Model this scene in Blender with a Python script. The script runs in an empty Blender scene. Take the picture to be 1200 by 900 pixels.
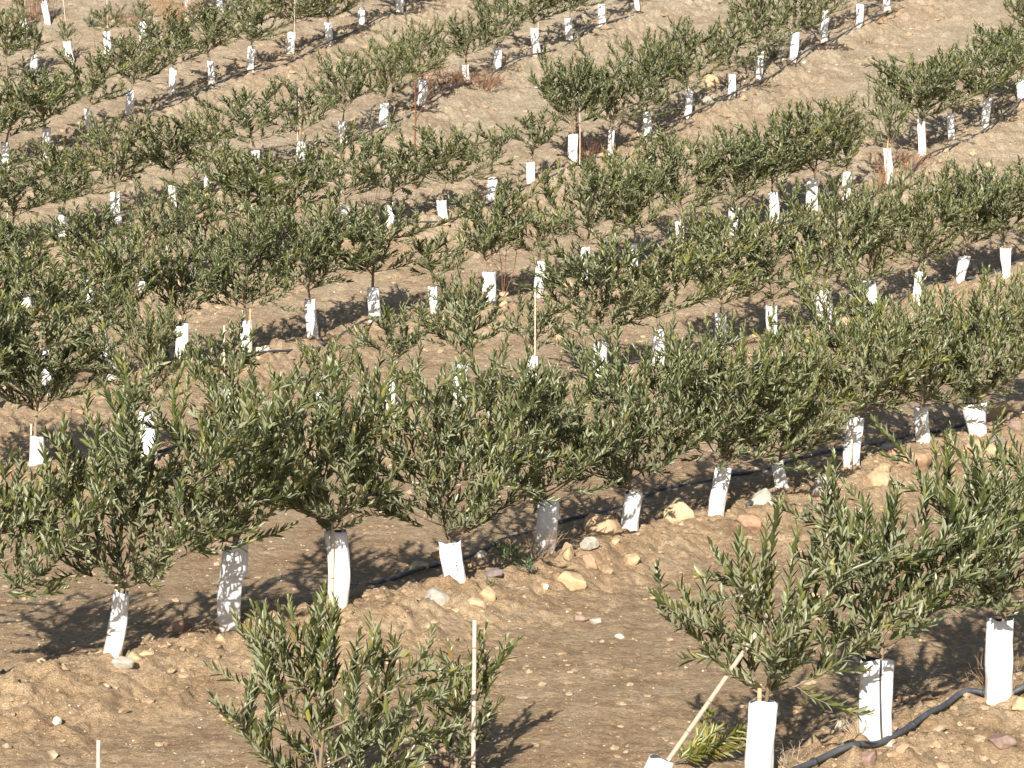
import bpy, math, random
import numpy as np
from mathutils import Vector, Matrix

random.seed(7)
RNG = np.random.default_rng(7)
scene = bpy.context.scene

# ------------------------------------------------------------------ camera, sky, sun, exposure
CAM_H = 3.1
PITCH = math.radians(5.0)
FPX = 3000.0                       # focal length in pixels of a 1200 px wide frame
cam_d = bpy.data.cameras.new("camera")
cam = bpy.data.objects.new("camera", cam_d)
scene.collection.objects.link(cam)
cam.location = (0, 0, CAM_H)
cam.rotation_euler = (math.radians(90) - PITCH, 0, 0)
cam_d.sensor_width = 36.0
cam_d.lens = 36.0 * FPX / 1200.0
cam_d.clip_start = 0.1
cam_d.clip_end = 3000
scene.camera = cam

SUN_EL = math.radians(25)
SUN_AZ = math.radians(9)           # light travels towards +Y turned this much towards +X
world = bpy.data.worlds.new("World")
scene.world = world
world.use_nodes = True
wn = world.node_tree.nodes
sky = wn.new("ShaderNodeTexSky")
sky.sky_type = 'NISHITA'
sky.sun_disc = False
sky.sun_elevation = SUN_EL
sky.sun_rotation = math.radians(180) + SUN_AZ
bg = wn["Background"]
bg.inputs["Strength"].default_value = 0.07
world.node_tree.links.new(sky.outputs["Color"], bg.inputs["Color"])

sun_d = bpy.data.lights.new("sun", 'SUN')
sun_d.energy = 5.0
sun_d.angle = math.radians(0.5)
sun_d.color = (1.0, 0.95, 0.87)
sun = bpy.data.objects.new("sun", sun_d)
scene.collection.objects.link(sun)
ldir = Vector((math.sin(SUN_AZ) * math.cos(SUN_EL), math.cos(SUN_AZ) * math.cos(SUN_EL), -math.sin(SUN_EL)))
sun.rotation_euler = ldir.to_track_quat('-Z', 'Y').to_euler()
sun.location = (0, -20, 30)

scene.view_settings.view_transform = 'Standard'
scene.view_settings.look = 'None'
scene.view_settings.gamma = 1.0
scene.view_settings.exposure = 0.82
scene.view_settings.use_curve_mapping = False
scene.render.engine = 'CYCLES'
scene.cycles.max_bounces = 6
scene.cycles.transparent_max_bounces = 4

# ------------------------------------------------------------------ helpers
def tag(o, label=None, cat=None, group=None, kind=None):
    if label: o["label"] = label
    if cat: o["category"] = cat
    if group: o["group"] = group
    if kind: o["kind"] = kind
    return o

def empty(name, loc):
    o = bpy.data.objects.new(name, None)
    o.empty_display_size = 0.1
    o.location = loc
    scene.collection.objects.link(o)
    return o

def link_mesh(name, me, parent=None):
    o = bpy.data.objects.new(name, me)
    scene.collection.objects.link(o)
    if parent is not None: o.parent = parent
    return o

class MB:
    """collects vertex blocks and faces, then writes one mesh"""
    def __init__(s):
        s.v, s.f, s.m, s.a, s.n = [], [], [], [], 0
    def add(s, v, f, mat=0, att=0.5):
        v = np.asarray(v, float)
        s.v.append(v)
        for q in f: s.f.append(tuple(i + s.n for i in q))
        s.m += [mat] * len(f)
        s.a += list(att) if np.ndim(att) else [att] * len(f)
        s.n += len(v)
    def tube(s, pts, rad, k=6, mat=0, att=0.5, cap=True):
        pts = np.asarray(pts, float); n = len(pts)
        rad = np.broadcast_to(np.asarray(rad, float), (n,))
        t = np.gradient(pts, axis=0); t /= np.linalg.norm(t, axis=1)[:, None] + 1e-9
        ref = np.array([0.31, 0.2, 0.93]) if abs(t[0, 2]) < 0.8 else np.array([1.0, 0.1, 0])
        a = np.cross(t, ref); a /= np.linalg.norm(a, axis=1)[:, None] + 1e-9
        b = np.cross(t, a)
        ang = np.arange(k) * 2 * np.pi / k
        ring = a[:, None, :] * np.cos(ang)[None, :, None] + b[:, None, :] * np.sin(ang)[None, :, None]
        v = (pts[:, None, :] + ring * rad[:, None, None]).reshape(-1, 3)
        f = [(i * k + j, i * k + (j + 1) % k, (i + 1) * k + (j + 1) % k, (i + 1) * k + j) for i in range(n - 1) for j in range(k)]
        if cap:
            f.append(tuple(range(k - 1, -1, -1))); f.append(tuple(range((n - 1) * k, n * k)))
        s.add(v, f, mat, att)
    def mesh(s, name, mats, smooth=True):
        me = bpy.data.meshes.new(name)
        me.from_pydata(np.concatenate(s.v).tolist(), [], s.f)
        for m in mats: me.materials.append(m)
        me.polygons.foreach_set("material_index", s.m)
        me.polygons.foreach_set("use_smooth", [smooth] * len(s.f))
        at = me.attributes.new("tint", 'FLOAT', 'FACE')
        at.data.foreach_set("value", np.asarray(s.a, np.float32))
        me.update()
        return me

def np_mesh(name, verts, quads, mats, tint=None, mat_idx=None, smooth=True):
    """fast mesh of equal-size faces"""
    me = bpy.data.meshes.new(name)
    k = quads.shape[1]
    me.vertices.add(len(verts)); me.vertices.foreach_set("co", verts.astype(np.float32).ravel())
    me.loops.add(quads.size); me.loops.foreach_set("vertex_index", quads.astype(np.int32).ravel())
    me.polygons.add(len(quads))
    me.polygons.foreach_set("loop_start", np.arange(0, quads.size, k, dtype=np.int32))
    me.polygons.foreach_set("loop_total", np.full(len(quads), k, np.int32))
    for m in mats: me.materials.append(m)
    if mat_idx is not None: me.polygons.foreach_set("material_index", mat_idx.astype(np.int32))
    me.polygons.foreach_set("use_smooth", np.full(len(quads), smooth))
    if tint is not None:
        at = me.attributes.new("tint", 'FLOAT', 'FACE')
        at.data.foreach_set("value", tint.astype(np.float32))
    me.update(calc_edges=True)
    return me

# gradient noise in numpy
_perm = np.random.default_rng(3).permutation(512)
_perm = np.concatenate([_perm, _perm, _perm])
_ga = np.random.default_rng(4).uniform(0, 2 * np.pi, 512)
def noise(x, y):
    xi = np.floor(x).astype(np.int64); yi = np.floor(y).astype(np.int64)
    xf = x - xi; yf = y - yi
    u = xf * xf * xf * (xf * (xf * 6 - 15) + 10); v = yf * yf * yf * (yf * (yf * 6 - 15) + 10)
    def g(ix, iy, dx, dy):
        h = _ga[_perm[(_perm[ix & 511] + iy) & 511]]
        return np.cos(h) * dx + np.sin(h) * dy
    a = g(xi, yi, xf, yf); b = g(xi + 1, yi, xf - 1, yf)
    c = g(xi, yi + 1, xf, yf - 1); d = g(xi + 1, yi + 1, xf - 1, yf - 1)
    return (a + (b - a) * u) * (1 - v) + (c + (d - c) * u) * v
def fbm(x, y, o=4, g=0.5):
    s = 0; a = 1
    for i in range(o):
        s = s + a * noise(x * 2 ** i + 17.3 * i, y * 2 ** i - 9.1 * i); a *= g
    return s

def lumps(x, y, sc, fill, seed):
    """rounded clods: random bumps on a jittered grid"""
    x = x * sc; y = y * sc
    xi = np.floor(x).astype(np.int64); yi = np.floor(y).astype(np.int64)
    out = np.zeros(x.shape)
    for dx in (-1, 0, 1):
        for dy in (-1, 0, 1):
            cx, cy = xi + dx, yi + dy
            h = _perm[(_perm[(cx + seed) & 511] + cy) & 511]; h2 = _perm[(h + 57) & 511]; h3 = _perm[(h2 + 131) & 511]; h4 = _perm[(h3 + 7) & 511]
            px = cx + h / 512.0; py = cy + h2 / 512.0
            rad = .25 + .5 * (h3 / 512.0) ** 2
            on = (h4 / 512.0) < fill
            d = ((x - px) ** 2 + (y - py) ** 2) / rad ** 2
            out = np.maximum(out, np.where(on & (d < 1), rad * np.sqrt(np.clip(1 - d, 0, 1)), 0))
    return out

# ------------------------------------------------------------------ terrain height
_ys = np.array([1150, 1000, 900, 740, 650, 550, 400, 300, 183, 65, 0], float)
_ss = np.array([133, 115, 103, 83, 68, 57, 43.5, 38, 33.2, 28.6, 26.4])
_d = FPX * 0.45 / _ss
_z = CAM_H - _d * np.tan(PITCH + np.arctan((_ys - 450) / FPX))
_py = np.concatenate([[-400, -60, -20, 0, 8], _d, [62, 75, 95, 120, 180, 500]])
_pz = np.concatenate([[-2, 0.2, 0.6, 1.1, 0.15], _z, [_z[-1] + (62 - _d[-1]) * .22, _z[-1] + (75 - _d[-1]) * .22, 13.0, 16.0, 18.0, 19.0]])
def _smooth_profile():
    yy = np.arange(-60, 185, 0.25)
    zz = np.interp(yy, _py, _pz)
    k = np.hanning(25); k /= k.sum()
    z2 = np.convolve(np.pad(zz, 12, mode='edge'), k, 'valid')
    return yy, z2
PY, PZ = _smooth_profile()
def base(x, y):
    return np.where(y > 180, np.interp(y, _py, _pz), np.where(y < -55, np.interp(y, _py, _pz), np.interp(y, PY, PZ)))

BERM = 0.19
def ray(px, py):
    dx = (px - 600) / FPX; dz = -(py - 450) / FPX
    c, s = math.cos(PITCH), math.sin(PITCH)
    return np.array([dx, c + s * dz, -s + c * dz])
def ground_at(px, py, lift=0.0, H=None):
    """where the line of sight through photo pixel (px, py) meets the ground"""
    r = ray(px, py)
    t = np.linspace(9, 75, 6000)
    P = np.array([0, 0, CAM_H])[None, :] + t[:, None] * r[None, :]
    h = (base(P[:, 0], P[:, 1]) + lift) if H is None else H(P[:, 0], P[:, 1])
    i = np.argmax(P[:, 2] < h)
    return P[i]

# rows of guards: x, top, base in photo pixels; top None = hidden, default height
ROWS = [
 [(894,822,925),(1030,770,872),(1165,722,822),(1300,None,775)],
 [(-30,None,800),(132,692,768),(272,642,738),(395,630,714),(530,634,685),(640,590,652),(741,573,623),(842,545,602),(915,545,573),(1000,493,552),(1080,478,521),(1145,474,512),(1222,None,480)],
 [(-50,None,560),(42,510,545),(172,None,542),(267,None,510),(375,458,505),(458,448,486),(538,None,474),(624,416,460),(702,395,445),(774,388,430),(843,365,408),(903,357,398),(962,340,390),(1017,332,373),(1077,315,352),(1127,299,332),(1177,293,326),(1238,None,304)],
 [(-18,None,482),(55,None,463),(130,398,445),(212,None,428),(292,377,418),(365,None,398),(437,340,377),(508,335,366),(573,319,357),(632,305,347),(685,None,334),(743,283,317),(795,262,295),(858,245,279),(906,230,266),(952,215,250),(993,205,235),(1040,173,213),(1079,150,190),(1116,130,165),(1155,112,148),(1195,92,120),(1240,None,92)],
 [(-38,None,386),(28,345,373),(103,320,360),(168,315,344),(230,303,329),(288,None,312),(345,None,294),(405,246,279),(455,237,268),(518,235,256),(577,208,238),(623,190,215),(673,165,197),(717,150,181),(757,130,164),(806,103,138),(857,85,114),(890,57,92),(929,38,72),(967,15,50),(1007,5,32),(1040,None,12)],
 [(-45,None,306),(14,272,292),(75,250,279),(135,None,262),(203,223,245),(245,193,226),(300,178,206),(353,163,189),(402,145,168),(451,118,147),(494,93,122),(547,77,97),(583,53,82),(628,35,65),(667,22,47),(705,5,30),(745,None,12)],
 [(-40,None,212),(7,168,198),(55,150,183),(105,128,158),(153,107,138),(203,91,120),(247,76,100),(295,57,84),(342,43,67),(385,24,49),(425,12,32),(467,None,15)],
 [(8,None,90),(41,52,76),(82,37,62),(127,26,51),(168,14,36),(220,None,16),(257,None,3)],
 [(29,11,28),(57,None,17)],
]
ROWPTS = [np.array([ground_at(x, b, BERM)[:2] for x, t, b in r]) for r in ROWS]

def extended(P, e=6.0):
    a = P[0] + (P[0] - P[min(3, len(P) - 1)]) / np.linalg.norm(P[0] - P[min(3, len(P) - 1)]) * e
    b = P[-1] + (P[-1] - P[-min(4, len(P))]) / np.linalg.norm(P[-1] - P[-min(4, len(P))]) * e
    return np.vstack([a, P, b])
def row_dist(x, y):
    best = np.full(x.shape, 9.0)
    for P in ROWPTS[:7]:
        Q = extended(P)
        for a, b in zip(Q[:-1], Q[1:]):
            d = b - a; L = d @ d
            t = np.clip(((x - a[0]) * d[0] + (y - a[1]) * d[1]) / L, 0, 1)
            best = np.minimum(best, np.hypot(x - a[0] - t * d[0], y - a[1] - t * d[1]))
    return best

def height(x, y, detail=True):
    x = np.asarray(x, float); y = np.asarray(y, float)
    z = base(x, y)
    rd = row_dist(x, y)
    z = z + BERM * np.exp(-(rd / 0.50) ** 2) * (1 + .22 * noise(x * 1.3, y * .9)) + BERM * .0
    near = np.exp(-(rd / 0.85) ** 2)
    z = z + 0.035 * fbm(x * 0.7, y * 0.5, 2) * (1 - 0.8 * np.exp(-(rd / 0.3) ** 2))
    # ruts running along the alleys
    z = z + 0.02 * noise((x * 0.8 - y * 0.6) * 2.2, (x * 0.6 + y * 0.8) * 0.25)
    if detail:
        rough = 0.22 + 1.0 * near + 0.5 * np.clip((y - 26) / 12, 0, 1)
        c1 = fbm(x * 5.0, y * 4.0, 3)
        c2 = fbm(x * 13.0 + 5, y * 11.0, 2)
        cl = np.maximum(c1 - 0.05, 0) * 0.07 + np.abs(c2) * 0.030 - np.abs(noise(x * 8.5 + 9, y * 7.5)) * .055
        pit = np.minimum(c1 + 0.2, 0) * 0.13
        z = z + (cl + pit) * rough
        patch = np.clip(noise(x * 1.1 + 3, y * .9) * 1.6 + .55, 0, 1.2)
        wx = x + .05 * noise(x * 7, y * 7); wy = y + .05 * noise(x * 7 + 30, y * 7)
        z = z + lumps(wx, wy, 5.5, .45, 11) * .10 * rough * patch + lumps(wx, wy, 11.0, .6, 23) * .055 * (rough * .9 + .1) * patch
        z = z + noise(x * 22, y * 20) * .010 * (rough + .2)
    return z

# ------------------------------------------------------------------ materials
def newmat(name):
    m = bpy.data.materials.new(name); m.use_nodes = True
    nt = m.node_tree
    return m, nt, nt.nodes, nt.links, nt.nodes["Principled BSDF"]
def ramp(nodes, stops, interp='LINEAR'):
    r = nodes.new("ShaderNodeValToRGB"); r.color_ramp.interpolation = interp
    e = r.color_ramp.elements
    e[0].position, e[0].color = stops[0][0], (*stops[0][1], 1)
    e[1].position, e[1].color = stops[-1][0], (*stops[-1][1], 1)
    for p, c in stops[1:-1]:
        n = e.new(p); n.color = (*c, 1)
    return r
def nz(nodes, links, co, scale, detail=4, rough=0.6):
    n = nodes.new("ShaderNodeTexNoise"); n.inputs["Scale"].default_value = scale
    n.inputs["Detail"].default_value = detail; n.inputs["Roughness"].default_value = rough
    links.new(co, n.inputs["Vector"]); return n
def mix(nodes, links, fac, a, b, mode='MIX'):
    m = nodes.new("ShaderNodeMix"); m.data_type = 'RGBA'; m.blend_type = mode
    for s, v in ((0, fac), (6, a), (7, b)):
        if isinstance(v, (int, float)): m.inputs[s].default_value = v
        elif isinstance(v, tuple): m.inputs[s].default_value = (*v, 1)
        else: links.new(v, m.inputs[s])
    return m.outputs[2]

def soil_material():
    m, nt, N, L, P = newmat("soil")
    tc = N.new("ShaderNodeTexCoord"); co = tc.outputs["Object"]
    big = nz(N, L, co, 0.35, 5)
    mid = nz(N, L, co, 2.3, 6, 0.65)
    fine = nz(N, L, co, 24, 6, 0.75)
    sep = N.new("ShaderNodeSeparateXYZ"); L.new(co, sep.inputs[0])
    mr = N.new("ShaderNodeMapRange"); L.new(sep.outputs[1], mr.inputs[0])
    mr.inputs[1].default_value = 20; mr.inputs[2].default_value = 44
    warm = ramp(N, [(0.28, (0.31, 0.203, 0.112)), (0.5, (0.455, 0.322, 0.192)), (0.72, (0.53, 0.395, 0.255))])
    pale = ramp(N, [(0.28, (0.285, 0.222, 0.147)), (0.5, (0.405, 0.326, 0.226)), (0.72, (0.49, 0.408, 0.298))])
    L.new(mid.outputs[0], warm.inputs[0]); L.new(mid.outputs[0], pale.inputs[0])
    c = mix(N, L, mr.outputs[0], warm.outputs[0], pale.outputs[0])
    rb = ramp(N, [(0.45, (0, 0, 0)), (0.7, (1, 1, 1))]); L.new(big.outputs[0], rb.inputs[0])
    bw = N.new("ShaderNodeMath"); bw.operation = 'MULTIPLY'; bw.inputs[1].default_value = 0.3; L.new(rb.outputs[0], bw.inputs[0])
    c = mix(N, L, bw.outputs[0], c, (0.36, 0.21, 0.115))
    rf = ramp(N, [(0.30, (0.54, 0.51, 0.48)), (0.5, (1.0, 1.0, 1.0)), (0.70, (1.32, 1.31, 1.30))]); L.new(fine.outputs[0], rf.inputs[0])  # soil grain tone, with the shading contrast of small crumbs painted in
    c = mix(N, L, 1.0, c, rf.outputs[0], 'MULTIPLY')
    # quartz grit
    vo = N.new("ShaderNodeTexVoronoi"); vo.inputs["Scale"].default_value = 66; L.new(co, vo.inputs["Vector"])
    sc = N.new("ShaderNodeSeparateColor"); L.new(vo.outputs["Color"], sc.inputs[0])
    g1 = N.new("ShaderNodeMath"); g1.operation = 'GREATER_THAN'; g1.inputs[1].default_value = 0.86; L.new(sc.outputs[0], g1.inputs[0])
    g2 = N.new("ShaderNodeMath"); g2.operation = 'LESS_THAN'; g2.inputs[1].default_value = 0.33; L.new(vo.outputs["Distance"], g2.inputs[0])
    g3 = N.new("ShaderNodeMath"); g3.operation = 'MULTIPLY'; L.new(g1.outputs[0], g3.inputs[0]); L.new(g2.outputs[0], g3.inputs[1])
    grit = ramp(N, [(0.0, (0.52, 0.43, 0.33)), (0.5, (0.62, 0.50, 0.38)), (1.0, (0.35, 0.20, 0.12))]); L.new(sc.outputs[1], grit.inputs[0])
    c = mix(N, L, g3.outputs[0], c, grit.outputs[0])
    L.new(c, P.inputs["Base Color"])
    P.inputs["Roughness"].default_value = 0.95; P.inputs["Specular IOR Level"].default_value = 0.15
    vb = N.new("ShaderNodeTexVoronoi"); vb.feature = 'SMOOTH_F1'; vb.inputs["Scale"].default_value = 21; vb.inputs["Randomness"].default_value = 1.0; L.new(co, vb.inputs["Vector"])
    vi = N.new("ShaderNodeMath"); vi.operation = 'SUBTRACT'; vi.inputs[0].default_value = 1.0; L.new(vb.outputs["Distance"], vi.inputs[1])
    b0 = N.new("ShaderNodeBump"); b0.inputs["Strength"].default_value = 0.75; b0.inputs["Distance"].default_value = 0.022; L.new(vi.outputs[0], b0.inputs["Height"])
    b1 = N.new("ShaderNodeBump"); L.new(b0.outputs[0], b1.inputs["Normal"]); b1.inputs["Strength"].default_value = 0.75; b1.inputs["Distance"].default_value = 0.045
    L.new(fine.outputs[0], b1.inputs["Height"])
    b2 = N.new("ShaderNodeBump"); b2.inputs["Strength"].default_value = 0.85; b2.inputs["Distance"].default_value = 0.018
    f2 = nz(N, L, co, 85, 3, 0.7); L.new(f2.outputs[0], b2.inputs["Height"]); L.new(b1.outputs[0], b2.inputs["Normal"])
    L.new(b2.outputs[0], P.inputs["Normal"])
    return m
SOIL = soil_material()

def tinted(name, stops, rough=0.85, bump=0.0, bscale=40, spec=0.3, interp='LINEAR', mottle=0.0):
    m, nt, N, L, P = newmat(name)
    at = N.new("ShaderNodeAttribute"); at.attribute_name = "tint"
    r = ramp(N, stops, interp); L.new(at.outputs["Fac"], r.inputs[0])
    c = r.outputs[0]
    tc = N.new("ShaderNodeTexCoord")
    if mottle:
        n = nz(N, L, tc.outputs["Object"], bscale * 0.5, 4)
        rr = ramp(N, [(0.3, (1 - mottle,) * 3), (0.7, (1 + mottle,) * 3)]); L.new(n.outputs[0], rr.inputs[0])
        c = mix(N, L, 1.0, c, rr.outputs[0], 'MULTIPLY')
    L.new(c, P.inputs["Base Color"])
    P.inputs["Roughness"].default_value = rough; P.inputs["Specular IOR Level"].default_value = spec
    if bump:
        n = nz(N, L, tc.outputs["Object"], bscale, 5)
        b = N.new("ShaderNodeBump"); b.inputs["Strength"].default_value = bump; b.inputs["Distance"].default_value = 0.01
        L.new(n.outputs[0], b.inputs["Height"]); L.new(b.outputs[0], P.inputs["Normal"])
    return m

def leaf_material(name, stops, under):
    m, nt, N, L, P = newmat(name)
    at = N.new("ShaderNodeAttribute"); at.attribute_name = "tint"
    oi = N.new("ShaderNodeObjectInfo")
    r = ramp(N, stops); L.new(at.outputs["Fac"], r.inputs[0])
    orr = ramp(N, [(0, (0.82, 0.86, 0.86)), (0.5, (1, 1, 1)), (1, (1.2, 1.14, 0.98))]); L.new(oi.outputs["Random"], orr.inputs[0])
    c = mix(N, L, 1.0, r.outputs[0], orr.outputs[0], 'MULTIPLY')
    geo = N.new("ShaderNodeNewGeometry")
    cc = mix(N, L, geo.outputs["Backfacing"], c, under)
    L.new(cc, P.inputs["Base Color"])
    P.inputs["Roughness"].default_value = 0.36; P.inputs["Specular IOR Level"].default_value = 0.5
    tr = N.new("ShaderNodeBsdfTranslucent")
    tcol = mix(N, L, 1.0, c, (1.9, 2.2, 0.9), 'MULTIPLY'); L.new(tcol, tr.inputs["Color"])
    ms = N.new("ShaderNodeMixShader"); ms.inputs[0].default_value = 0.18
    L.new(P.outputs[0], ms.inputs[1]); L.new(tr.outputs[0], ms.inputs[2])
    L.new(ms.outputs[0], N["Material Output"].inputs["Surface"])
    return m
LEAF = leaf_material("olive_leaf", [(0.0, (0.030, 0.040, 0.012)), (0.45, (0.088, 0.102, 0.034)), (0.8, (0.175, 0.188, 0.064)), (0.95, (0.27, 0.25, 0.065)), (1.0, (0.24, 0.16, 0.07))], (0.255, 0.265, 0.155))
YLEAF = leaf_material("yellowed_leaf", [(0.0, (0.10, 0.13, 0.03)), (0.5, (0.19, 0.19, 0.045)), (1.0, (0.30, 0.25, 0.07))], (0.30, 0.29, 0.12))
WEEDLEAF = leaf_material("weed_leaf", [(0.0, (0.06, 0.10, 0.035)), (1.0, (0.13, 0.19, 0.07))], (0.16, 0.19, 0.12))
TWIG = tinted("twig_bark", [(0, (0.15, 0.13, 0.085)), (0.5, (0.24, 0.215, 0.15)), (1, (0.32, 0.29, 0.215))], 0.8)
BARK = tinted("trunk_bark", [(0, (0.16, 0.115, 0.07)), (1, (0.27, 0.21, 0.14))], 0.85, 0.5, 60)
BAMBOO = tinted("bamboo", [(0, (0.50, 0.40, 0.30)), (0.5, (0.60, 0.50, 0.40)), (1, (0.56, 0.36, 0.15))], 0.6, 0.3, 50, mottle=0.15)
NODE = tinted("bamboo_joint", [(0, (0.30, 0.22, 0.15)), (1, (0.38, 0.28, 0.18))], 0.7)
DRY = tinted("dry_stem", [(0, (0.16, 0.075, 0.045)), (0.35, (0.24, 0.10, 0.05)), (0.6, (0.42, 0.20, 0.07)), (0.8, (0.30, 0.25, 0.19)), (1, (0.50, 0.43, 0.32))], 0.9)
ROCKM = tinted("rock", [(0.0, (0.24, 0.14, 0.10)), (0.15, (0.22, 0.17, 0.155)), (0.3, (0.36, 0.22, 0.14)), (0.45, (0.43, 0.30, 0.18)), (0.6, (0.50, 0.37, 0.21)), (0.75, (0.40, 0.36, 0.30)), (0.9, (0.62, 0.52, 0.39)), (1.0, (0.72, 0.67, 0.58))], 0.85, 0.7, 30, mottle=0.22)
HOSEM = tinted("black_polythene", [(0, (0.045, 0.048, 0.055)), (1, (0.10, 0.105, 0.115))], 0.5, 0.2, 30, mottle=0.35)

def guard_material():
    m, nt, N, L, P = newmat("white_sleeve")
    tc = N.new("ShaderNodeTexCoord"); co = tc.outputs["Object"]
    n = nz(N, L, co, 9, 5, 0.6)
    r = ramp(N, [(0.30, (0.56, 0.56, 0.54)), (0.52, (0.68, 0.68, 0.68))]); L.new(n.outputs[0], r.inputs[0])
    # soil splashed on the foot
    sep = N.new("ShaderNodeSeparateXYZ"); L.new(co, sep.inputs[0])
    mr = N.new("ShaderNodeMapRange"); L.new(sep.outputs[2], mr.inputs[0]); mr.inputs[1].default_value = 0.20; mr.inputs[2].default_value = 0.0
    n2 = nz(N, L, co, 30, 4); mu = N.new("ShaderNodeMath"); mu.operation = 'MULTIPLY'; L.new(mr.outputs[0], mu.inputs[0]); L.new(n2.outputs[0], mu.inputs[1])
    c = mix(N, L, mu.outputs[0], r.outputs[0], (0.47, 0.35, 0.24))
    n3 = nz(N, L, co, 5.5, 3); r3 = ramp(N, [(0.60, (0, 0, 0)), (0.70, (0.5, 0.5, 0.5))]); L.new(n3.outputs[0], r3.inputs[0])
    c = mix(N, L, r3.outputs[0], c, (0.52, 0.40, 0.33))
    L.new(c, P.inputs["Base Color"]); P.inputs["Roughness"].default_value = 0.42
    b = N.new("ShaderNodeBump"); b.inputs["Strength"].default_value = 0.5; b.inputs["Distance"].default_value = 0.01
    nb = nz(N, L, co, 22, 3); L.new(nb.outputs[0], b.inputs["Height"]); L.new(b.outputs[0], P.inputs["Normal"])
    return m
GUARD = guard_material()
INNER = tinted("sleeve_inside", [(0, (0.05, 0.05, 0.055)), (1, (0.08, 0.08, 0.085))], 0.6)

# ------------------------------------------------------------------ the ground sheet
def axis(parts):
    out = []
    for a, b, s0, s1 in parts:
        x = a
        while x < b - 1e-6:
            out.append(x); x += s0 + (s1 - s0) * (x - a) / (b - a)
    out.append(parts[-1][1]); return np.array(out)
xp = axis([(0, 4.2, 0.03, 0.032), (4.2, 14, 0.04, 0.06), (14, 30, 0.3, 1.5), (30, 600, 3, 80)])
GX = np.concatenate([-xp[:0:-1], xp])
GY = axis([(-300, 0, 40, 4), (0, 11, 1.5, 0.1), (11, 20, 0.026, 0.032), (20, 40, 0.034, 0.055), (40, 63, 0.06, 0.09), (63, 90, 0.3, 2), (90, 900, 4, 90)])
XX, YY = np.meshgrid(GX, GY)
inner = (np.abs(XX) < 40) & (YY > 5) & (YY < 90)
ZZ = base(XX, YY) + 0.0
ZZ[inner] = height(XX[inner], YY[inner])
nx, ny = len(GX), len(GY)
idx = np.arange(nx * ny).reshape(ny, nx)
Q = np.stack([idx[:-1, :-1], idx[:-1, 1:], idx[1:, 1:], idx[1:, :-1]], -1).reshape(-1, 4)
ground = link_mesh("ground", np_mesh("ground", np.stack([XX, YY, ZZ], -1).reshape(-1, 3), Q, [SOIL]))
tag(ground, kind="structure")

def hz(x, y):
    """height of the built ground sheet (bilinear)"""
    x = np.asarray(x, float); y = np.asarray(y, float)
    i = np.clip(np.searchsorted(GX, x) - 1, 0, nx - 2); j = np.clip(np.searchsorted(GY, y) - 1, 0, ny - 2)
    u = (x - GX[i]) / (GX[i + 1] - GX[i]); v = (y - GY[j]) / (GY[j + 1] - GY[j])
    return (ZZ[j, i] * (1 - u) + ZZ[j, i + 1] * u) * (1 - v) + (ZZ[j + 1, i] * (1 - u) + ZZ[j + 1, i + 1] * u) * v
def spot(px, py):
    p = ground_at(px, py, H=hz)
    return np.array([p[0], p[1], float(hz(p[0], p[1]))])
def ppm(y):                         # photo pixels per metre at depth y
    return FPX / y

# ------------------------------------------------------------------ stones
def ico(sub=1):
    import bmesh
    bm = bmesh.new(); bmesh.ops.create_icosphere(bm, subdivisions=sub, radius=1.0)
    v = np.array([p.co[:] for p in bm.verts]); f = np.array([[q.index for q in p.verts] for p in bm.faces]); bm.free()
    return v, f
I1, F1 = ico(1); I3, F3 = ico(4)

def scatter(name, n, smin, smax, tints, kind_dist, flat=0.6, mat=ROCKM):
    pts = []
    while len(pts) < n:
        y = 11.5 + 49 * random.random() ** 1.0
        if random.random() > (12.0 / y) ** 1.1: continue
        x = random.uniform(-0.22, 0.22) * y
        pts.append((x, y))
    pts = np.array(pts)
    rd = row_dist(pts[:, 0], pts[:, 1])
    keep = RNG.random(n) < (kind_dist + (1 - kind_dist) * np.exp(-(rd / 0.55) ** 2))
    pts = pts[keep]; n = len(pts)
    s = smin + (smax - smin) * RNG.random(n) ** 6
    s *= np.clip(pts[:, 1] / 22, 0.8, 1.8)
    sc = np.stack([s * RNG.uniform(.8, 1.5, n), s * RNG.uniform(.7, 1.2, n), s * RNG.uniform(.4, .9, n) * flat / .6], -1)
    jit = 1 + RNG.uniform(-.38, .38, (n, len(I1), 1))
    v = I1[None] * jit * sc[:, None, :]
    a = RNG.uniform(0, 6.28, n); ca, sa = np.cos(a)[:, None], np.sin(a)[:, None]
    vx = v[..., 0] * ca - v[..., 1] * sa; vy = v[..., 0] * sa + v[..., 1] * ca
    z0 = hz(pts[:, 0], pts[:, 1])
    V = np.stack([vx + pts[:, 0:1], vy + pts[:, 1:2], v[..., 2] + z0[:, None] + s[:, None] * 0.02], -1)
    F = (F1[None] + (np.arange(n) * len(I1))[:, None, None]).reshape(-1, 3)
    t = np.repeat(RNG.choice(tints, n), len(F1)) + 0.0
    o = link_mesh(name, np_mesh(name, V.reshape(-1, 3), F, [mat], tint=t, smooth=False))
    return tag(o, kind="stuff")
o = scatter("gravel", 38000, 0.0025, 0.014, [0.05, 0.3, 0.4, 0.45, 0.48, 0.5, 0.55, 0.6, 0.75, 0.85, 0.9, 0.97], 0.5)
tag(o, "small mixed gravel strewn over the tan soil", "gravel")
CLOD = tinted("clod", [(0, (0.32, 0.215, 0.125)), (0.5, (0.42, 0.30, 0.185)), (1, (0.43, 0.335, 0.235))], 0.95, 0.8, 60, mottle=0.2)
o = scatter("soil_clods", 36000, 0.007, 0.046, [0.0, 0.2, 0.4, 0.5, 0.7], 0.2, 0.5, CLOD)
tag(o, "crumbly clods of tan soil along the planting ridges", "soil clods")

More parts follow.
